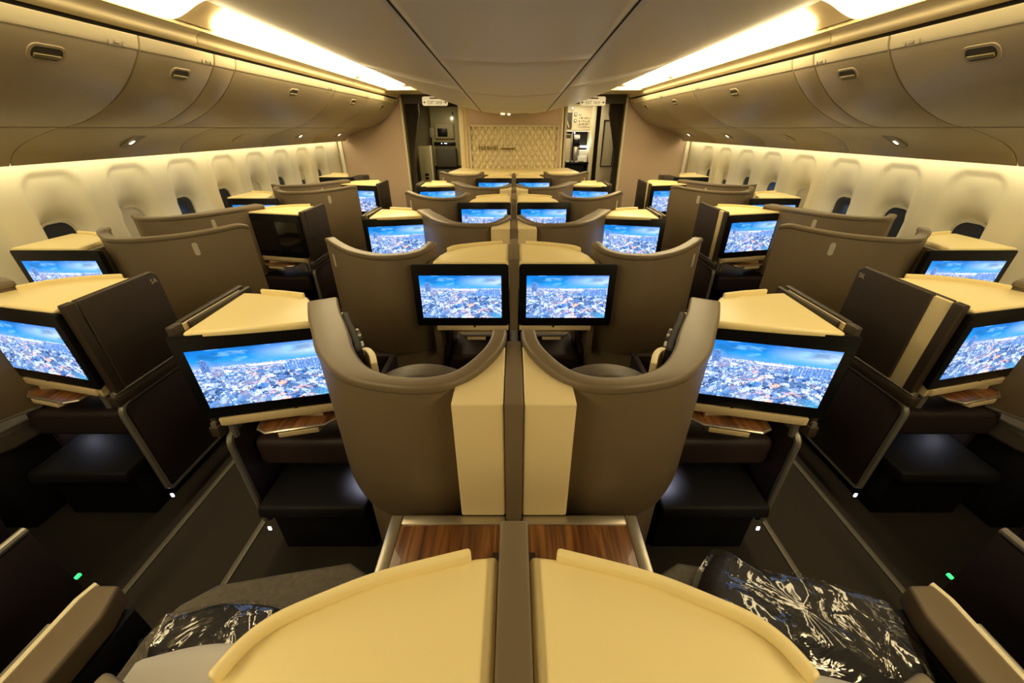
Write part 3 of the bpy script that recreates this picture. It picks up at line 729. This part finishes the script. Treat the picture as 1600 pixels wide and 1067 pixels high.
    bm = B(); bx(bm, side*2.68, side*2.88, Y0, 6.88, 1.512, 1.54); struct(link('trim_%d' % (18 if side < 0 else 19), bm, 'wall'))

# ------------------------------------------------------------------ front bulkhead
FY = 6.9
for side, nm in ((-1, 'left'), (1, 'right')):
    bm = B(); bx(bm, side*1.745, side*2.9, FY, FY+.05, 0, 2.10); o = struct(link('wall_front_'+nm, bm, 'bulkhead')); o.name = 'wall_front_'+nm
    bm = B(); bx(bm, side*1.715, side*1.745, FY-.02, FY+.05, 0, 2.06); struct(link('trim_%d' % (20 if side < 0 else 21), bm, 'bin_edge', None, .004))
    # cream curved post where bulkhead meets the side wall
    bm = B(); bx(bm, side*2.74, side*2.80, FY-.05, FY, .9, 1.48); struct(link('trim_%d' % (22 if side < 0 else 23), bm, 'wall', None, .02, 4))
bm = B(); bx(bm, -.735, .735, FY, FY+.05, 0, 2.10); struct(link('wall_front', bm, 'bulkhead'))
bm = B(); bx(bm, -.86, -.735, FY-.01, FY+.06, 0, 2.0); struct(link('trim_24', bm, 'cream', None, .006))
bm = B(); bx(bm, -.79, -.775, FY-.02, FY-.005, .9, 1.9); struct(link('trim_25', bm, 'beige', None, .003))
bm = B(); bx(bm, .735, .775, FY-.01, FY+.06, 0, 2.0); struct(link('trim_26', bm, 'cream', None, .006))
bm = B(); bx(bm, -1.72, -.86, FY, FY+.05, 1.98, 2.10); bx(bm, .775, 1.72, FY, FY+.05, 1.98, 2.10); struct(link('trim_27', bm, 'header_dark'))

# quilted panel
r_ = empty('quilted_panel', (0, FY, 1.37), 'cream diamond-quilted wall panel in a light frame with metal lettering', 'wall panel')
bm = B(); nx, ny = 210, 96; W2, H2 = .675, .300; gx, gz = .0965, .150
vs = []
for i in range(nx+1):
    col_ = []
    for j in range(ny+1):
        x = -W2+2*W2*i/nx; z = -H2+2*H2*j/ny
        p, q = x/gx+z/gz, x/gx-z/gz
        dp = abs(math.sin(PI*p))*abs(math.sin(PI*q))
        col_.append(bm.verts.new((x, -.005-.050*dp**.6, z)))
    vs.append(col_)
for i in range(nx):
    for j in range(ny): bm.faces.new((vs[i][j], vs[i+1][j], vs[i+1][j+1], vs[i][j+1]))
qp = link('quilting', bm, 'quilt', r_, recalc=False, ang=80)
bm = B()
for a in ((-.70, -.678, -.325, .325), (.678, .70, -.325, .325)): bx(bm, a[0], a[1], -.05, 0, a[2], a[3])
bx(bm, -.678, .678, -.05, 0, .303, .325); bx(bm, -.678, .678, -.05, 0, -.325, -.303); link('frame', bm, 'bin_edge', r_, .003)
bm = B(); bx(bm, -.20, .01, -.062, -.045, -.015, .008); link('lettering_bar', bm, 'gold', r_, .001)
text_mesh('lettering', 'BUSINESS', .075, 'gold', r_, (-.405, -.052, .002), (PI/2, 0, 0), sp=1.02, ext=.006)

# front console ledge
r_ = empty('front_console', (0, 6.45, 0), 'long cream console ledge under the quilted panel', 'console')
bm = B(); prism(bm, [(-.97, -.28), (-.88, .42), (.88, .42), (.97, -.28), (.90, -.36), (-.90, -.36)], 1.05, 1.085); link('ledge_top', bm, 'table_cream', r_, .008, 3)
box('console_body', 'cream', r_, -.86, .86, -.15, .42, 0, 1.048, .01)

# exit signs
HEB = '\u05d4\u05d0\u05d9\u05e6\u05d9'
for sx, sn in ((-1, 'left'), (1, 'right')):
    r_ = empty('exit_sign', (sx*1.155, 6.62, 1.995), 'cream EXIT sign with arrows and Hebrew text hanging above the ' + sn + ' doorway', 'sign', 'exit signs')
    bm = B(); pl = rrect(-.185, .185, -.055, .060, .025, 4)
    a = [bm.verts.new((x, -.012, z)) for x, z in pl]; c_ = [bm.verts.new((x, .012, z)) for x, z in pl]; bm.faces.new(a[::-1]); bm.faces.new(c_)
    for i in range(len(pl)): bm.faces.new((a[i], a[(i+1) % len(pl)], c_[(i+1) % len(pl)], c_[i]))
    link('sign_plate', bm, 'sign', r_, .003)
    text_mesh('exit_word', 'EXIT', .062, 'sign_text', r_, (-.060, -.0138, -.018), (PI/2, 0, 0), sx=.74)
    text_mesh('exit_word', HEB, .062, 'sign_text', r_, (.055, -.0138, -.018), (PI/2, 0, 0), sx=.74)
    for q in (-1, 1):
        bm = B(); bx(bm, min(q*.125, q*.160), max(q*.125, q*.160), -.0145, -.012, -.016, -.010)
        v_ = [bm.verts.new((q*.150, y, z)) for y, z in ((-.0145, .006), (-.0145, -.032))]+[bm.verts.new((q*.172, -.0145, -.013))]; bm.faces.new(v_); link('arrow', bm, 'sign_text', r_)
    bm = B(); bx(bm, -.075, .075, -.014, -.012, .030, .046); link('red_band', bm, 'sign_red', r_)
    box('sign_mount', 'dim_silver', r_, -.05, .05, -.01, .01, .060, .11, .002)

# curtains tied back at the outer side of each doorway
for sx, sn in ((-1, 'left'), (1, 'right')):
    bm = B(); rows = []
    nz, nx = 26, 40
    for j in range(nz+1):
        z = 2.0-1.96*j/nz; f = abs(z-1.25)/.75
        wd = .07+.15*min(1, max(0, (z-1.25)/.6))**1.2+.04*min(1, max(0, (1.2-z)/1.0))
        rows.append([(sx*(1.70-wd*i/nx), FY+.075+.022*math.sin(i*1.25+z*.6)*(1-.4*(1-min(1, f))), z) for i in range(nx+1)])
    V_ = [[bm.verts.new(p) for p in r0] for r0 in rows]
    for j in range(nz):
        for i in range(nx): bm.faces.new((V_[j][i], V_[j][i+1], V_[j+1][i+1], V_[j+1][i]))
    o = link('curtain', bm, 'curtain', None, recalc=False, ang=80); so = o.modifiers.new('thickness', 'SOLIDIFY'); so.thickness = .004
    tag(o, 'dark brown gathered curtain at the outer edge of the ' + sn + ' doorway', 'curtain', 'doorway curtains')

# rooms beyond the doorways
for k_, (x0, x1) in enumerate(((-2.3, -.80), (.80, 2.3))):
    bm = B(); bx(bm, x0, x1, 8.62, 8.67, 0, 2.1); struct(link('wall_galley_%s' % ('left' if k_ == 0 else 'right'), bm, 'olive'))
bm = B(); bx(bm, -.80, -.76, 6.96, 8.62, 0, 2.1); struct(link('wall_partition_left', bm, 'olive'))
bm = B(); bx(bm, .80, .84, 6.96, 8.62, 0, 2.1); struct(link('wall_partition_right', bm, 'galley_cream'))
bm = B(); bx(bm, -2.35, -2.3, 6.96, 8.62, 0, 2.1); struct(link('wall_outer_left', bm, 'olive_dark'))
bm = B(); bx(bm, 2.3, 2.35, 6.96, 8.62, 0, 2.1); struct(link('wall_outer_right', bm, 'olive_dark'))
GY = 8.3
r_ = empty('crew_station', (-1.33, GY, 0), 'olive crew station wall with a small dark monitor, left doorway', 'crew station')
box('station_body', 'olive', r_, -.24, .36, 0, .28, 1.0, 2.0, .01)
bm = B(); bx(bm, -.17, .20, -.05, 0, 1.47, 1.73); mh = link('monitor_housing', bm, 'olive', r_, .03, 4); mh['label'] = 'pale rounded housing'
box('monitor', 'black', mh, -.11, .075, -.055, -.05, 1.51, 1.65, .002)
bm = B(); bx(bm, -.20, .21, -.03, 0, 1.36, 1.42); cpn = link('control_panel', bm, 'black', r_, .006)
for q in (-.06, .0, .03): box('indicator_light', 'white_lamp', cpn, q, q+.014, -.034, -.029, 1.39, 1.404, .001)
box('call_light', 'warm_lamp', r_, .155, .185, -.02, 0, 1.80, 1.83, .003)
box('vent', 'black', r_, .18, .20, -.008, 0, 1.87, 1.92, .002)
box('notice', 'label_grey', r_, -.26, -.19, -.012, 0, 1.50, 1.66, .002)
r_ = empty('jump_seat', (-1.30, GY-.12, 0), 'folded dark olive crew jump seat under the small monitor', 'crew seat')
bm = B(); bx(bm, -.20, .20, 0, .11, .98, 1.33); link('backrest', bm, 'olive_dark', r_, .03, 4)
bm = B(); bx(bm, -.20, .20, -.05, .11, .62, .95); link('seat', bm, 'olive_dark', r_, .03, 4)
box('base', 'matte_black', r_, -.18, .18, .0, .12, 0, .62, .01)
r_ = empty('storage_locker', (-1.68, 7.95, 0), 'olive storage locker with two small vents left of the crew seat', 'locker')
box('locker_body', 'olive', r_, -.10, .12, 0, .6, 0, 1.36, .01)
box('locker_edge', 'galley_cream', r_, .12, .15, -.01, .05, 0, 1.37, .004)
for q in (.86, .80): box('vent', 'black', r_, -.01, .06, -.008, 0, q, q+.035, .002)
# right galley
r_ = empty('galley_unit', (1.14, 8.05, 0), 'brightly lit cream galley with knobs, cupboards and dark counter', 'galley')
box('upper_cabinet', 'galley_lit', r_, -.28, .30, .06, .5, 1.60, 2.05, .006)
box('open_bay', 'olive_dark', r_, -.27, -.085, .03, .07, 1.64, 1.90, .004)
bm = B(); tube(bm, [(-.22, .02, 1.89), (-.13, .02, 1.66)], .012, 8); link('bay_strut', bm, 'galley_cream', r_)
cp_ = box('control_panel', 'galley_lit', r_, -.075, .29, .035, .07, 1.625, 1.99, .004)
for (x, z, rr) in ((-.085, 1.965, .018), (-.02, 1.875, .027), (-.02, 1.775, .025)):
    bm = B(); tube(bm, [(x, .034, z), (x, .014, z)], rr, 18); kb = link('dial', bm, 'black', cp_); bm = B(); tube(bm, [(x, .016, z), (x, .008, z)], rr*.68, 18); link('dial_face', bm, 'white_lamp' if rr < .02 else 'white_plastic', kb)
random.seed(4)
for q in range(34):
    x = .05+.026*(q % 8)+random.uniform(-.004, .004); z = 1.66+.048*(q//8)
    box('switch', 'black' if q % 3 else 'olive', cp_, x, x+random.choice((.007, .012)), .026, .035, z, z+random.choice((.012, .022)), .001)
box('shelf', 'white_plastic', r_, -.28, .27, .0, .1, 1.595, 1.615, .002)
cb = box('cupboard', 'galley_cream', r_, -.275, -.075, .02, .4, 1.10, 1.56, .005)
box('cupboard_header', 'olive_dark', cb, -.265, -.085, .014, .02, 1.49, 1.55, .002)
bm = B(); tube(bm, [(-.245, .02, 1.32), (-.245, .0, 1.32)], .022, 14); link('cupboard_knob', bm, 'black', cb)
box('upright', 'steel', r_, -.068, -.05, .0, .4, 1.10, 1.60, .002)
box('bay_back', 'matte_black', r_, -.05, .29, .30, .32, 1.10, 1.60, 0)
box('bay_light', 'white_lamp', r_, -.03, -.01, .0, .02, 1.565, 1.585, .002)
box('counter', 'black', r_, -.28, .27, -.05, .4, 1.05, 1.09, .004)
box('cart_bay', 'matte_black', r_, -.27, .20, .0, .4, 0, 1.05, .006)
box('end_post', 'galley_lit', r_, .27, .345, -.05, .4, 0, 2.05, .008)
box('light_tube', 'warm_lamp', r_, .13, .27, .16, .22, 1.33, 1.36, .004)
r2_ = empty('coffee_maker', (1.14, 8.08, 1.09), 'small black and steel coffee maker on the galley shelf', 'coffee maker')
box('housing', 'steel', r2_, -.02, .09, .03, .2, .26, .46, .006); box('drip_bay', 'black', r2_, -.025, .085, 0, .03, .27, .38, .002); box('top_display', 'white_plastic', r2_, -.02, .09, .01, .03, .40, .45, .003)
box('stand', 'steel', r2_, -.01, .08, .05, .2, 0, .26, .003)
r2_ = empty('cup_stack', (1.30, 8.07, 1.09), 'white stack of cups and papers on the galley counter', 'cups')
box('paper', 'white_plastic', r2_, -.07, .09, .0, .12, .10, .20, .003)
box('tray', 'white_plastic', r2_, -.09, .08, -.02, .12, 0, .10, .004)
# things lying along the counter
random.seed(11)
for q in range(6):
    x = .90+.085*q
    tag(box('counter_item', 'white_plastic' if q % 2 else 'steel', None, x, x+.045+.015*random.random(), 8.00, 8.04, 1.091, 1.105+.012*random.random(), .003), 'small pale item lying on the dark galley counter edge', 'galley item', 'small items on the galley counter')
# lavatory door
r_ = empty('lavatory_door', (1.68, 7.9, 0), 'grey beige door with a dark framed panel beside the right curtain', 'door')
box('door_leaf', 'galley_cream', r_, -.13, .22, 0, .04, 0, 2.05, .004)
bm = B(); pf = ((-.085, -.068), (.13, .147))
bx(bm, -.07, -.055, -.012, 0, 1.02, 1.78); bx(bm, .14, .155, -.012, 0, 1.02, 1.78); bx(bm, -.055, .14, -.012, 0, 1.765, 1.78); bx(bm, -.055, .14, -.012, 0, 1.02, 1.035); link('panel_frame', bm, 'matte_black', r_)
# lamps of the two rooms
add_light('galley_lamp', 'AREA', (1.15, 7.6, 2.05), 7, (1, .86, .58), .5)
add_light('crew_lamp', 'AREA', (-1.25, 7.4, 2.05), 9, (1, .85, .55), .4)
add_light('counter_lamp', 'POINT', (1.36, 8.0, 1.45), .8, (1, .92, .72), .03)
# front vestibule lights above ceiling end, washing the flat ceiling
# ------------------------------------------------------------------ loose things on the nearest centre seats
from mathutils import noise as mn
def bag(name, outline, zlo, h, label):
    r_ = empty(name, (0, 0, 0), label, 'blanket', 'bagged blankets')
    for part, m, grow, amp in (('blanket', 'blanket', 0.0, .010), ('plastic_wrap', 'film', .010, .030)):
        bm = B(); cx_ = sum(p[0] for p in outline)/len(outline); cy_ = sum(p[1] for p in outline)/len(outline)
        pl = catmull(outline+[outline[0]], 12)[:-1]; rings = []; K = 30
        def dz_(x, y, z):     # long sharp folds for the film, soft lumps for the cloth
            if part == 'blanket': return amp*mn.noise(Vector((x*14, y*14, z*8)))
            q = Vector((x*9+y*5, y*4-x*2, z*6)); w_ = mn.noise_vector(q*.7)*.7
            a = 1-abs(mn.noise(q+w_))*3.2; b2 = 1-abs(mn.noise(q*2.3+w_+Vector((7, 3, 1))))*3.2
            mk = max(0, min(1, mn.noise(Vector((x*7+3, y*7, 0)))*3+.35))
            return amp*(.6*max(0, a)**2*mk+.25*max(0, b2)**2*mk)+.006*mn.noise(Vector((x*12, y*12, 5)))
        for kk in range(K):
            f = kk/K; ang = f*PI/2; sc_ = math.cos(ang)**.45
            rings.append([(cx_+(p[0]-cx_)*(sc_*(1+grow*6)), cy_+(p[1]-cy_)*(sc_*(1+grow*6)), zlo+(h+grow)*math.sin(ang)**.8) for p in pl])
        vv = [[bm.verts.new((x, y, z+dz_(x, y, z)*min(1, kk/6))) for x, y, z in rg] for kk, rg in enumerate(rings)]
        tip = bm.verts.new((cx_, cy_, zlo+h+grow)); N = len(pl)
        for a, b_ in zip(vv, vv[1:]):
            for i in range(N): bm.faces.new((a[i], a[(i+1) % N], b_[(i+1) % N], b_[i]))
        for i in range(N): bm.faces.new((vv[-1][i], vv[-1][(i+1) % N], tip))
        bm.faces.new(vv[0][::-1])
        link(part, bm, m, r_, ang=60)
    return r_
bag('bagged_blanket', [(.60, .70), (.66, .65), (.80, .62), (.97, .56), (1.0, .50), (.93, .36), (.80, .33), (.66, .36), (.52, .44), (.50, .56), (.54, .64)], .502, .085, 'dark blanket in crumpled clear plastic on the right near seat')
bag('bagged_blanket', [(-.55, .46), (-.58, .53), (-.68, .56), (-.80, .55), (-.90, .51), (-.88, .43), (-.74, .41), (-.60, .42)], .502, .075, 'smaller dark blanket in clear plastic on the left near seat')
for sx, sn in ((-1, 'left'), (1, 'right')):
    bm = B(); x0 = .44; pl = [(.50, .22), (.52, .40), (.66, .425), (.80, .405), (.93, .35), (.93, .22), (.74, .19), (.60, .19)]
    pl = catmull(pl+[pl[0]], 6)[:-1]; cx_, cy_ = .71, .30; vv = []
    if sx < 0: pl = [(min(x, .86), y+.025) for x, y in pl]; cy_ += .025
    if sx > 0: pl = [(x-.06, y-.03) for x, y in pl]; cx_ -= .06; cy_ -= .03
    for kk in range(13):
        a = -PI/2+PI*kk/12; sc_ = math.cos(a)**.5 if 0 < kk < 12 else 0
        if sc_ == 0: vv.append([bm.verts.new((sx*cx_, cy_, .57+.062*math.sin(a)))]); continue
        vv.append([bm.verts.new((sx*(cx_+(p[0]-cx_)*sc_), cy_+(p[1]-cy_)*sc_, .57+.062*math.sin(a))) for p in pl])
    N = len(pl)
    for a, b_ in zip(vv, vv[1:]):
        for i in range(N):
            if len(a) == 1: bm.faces.new((a[0], b_[i], b_[(i+1) % N]))
            elif len(b_) == 1: bm.faces.new((a[i], a[(i+1) % N], b_[0]))
            else: bm.faces.new((a[i], a[(i+1) % N], b_[(i+1) % N], b_[i]))
    tag(link('pillow', bm, 'pillow'), 'white pillow on the ' + sn + ' near seat against the cream table edge', 'pillow', 'white pillows')
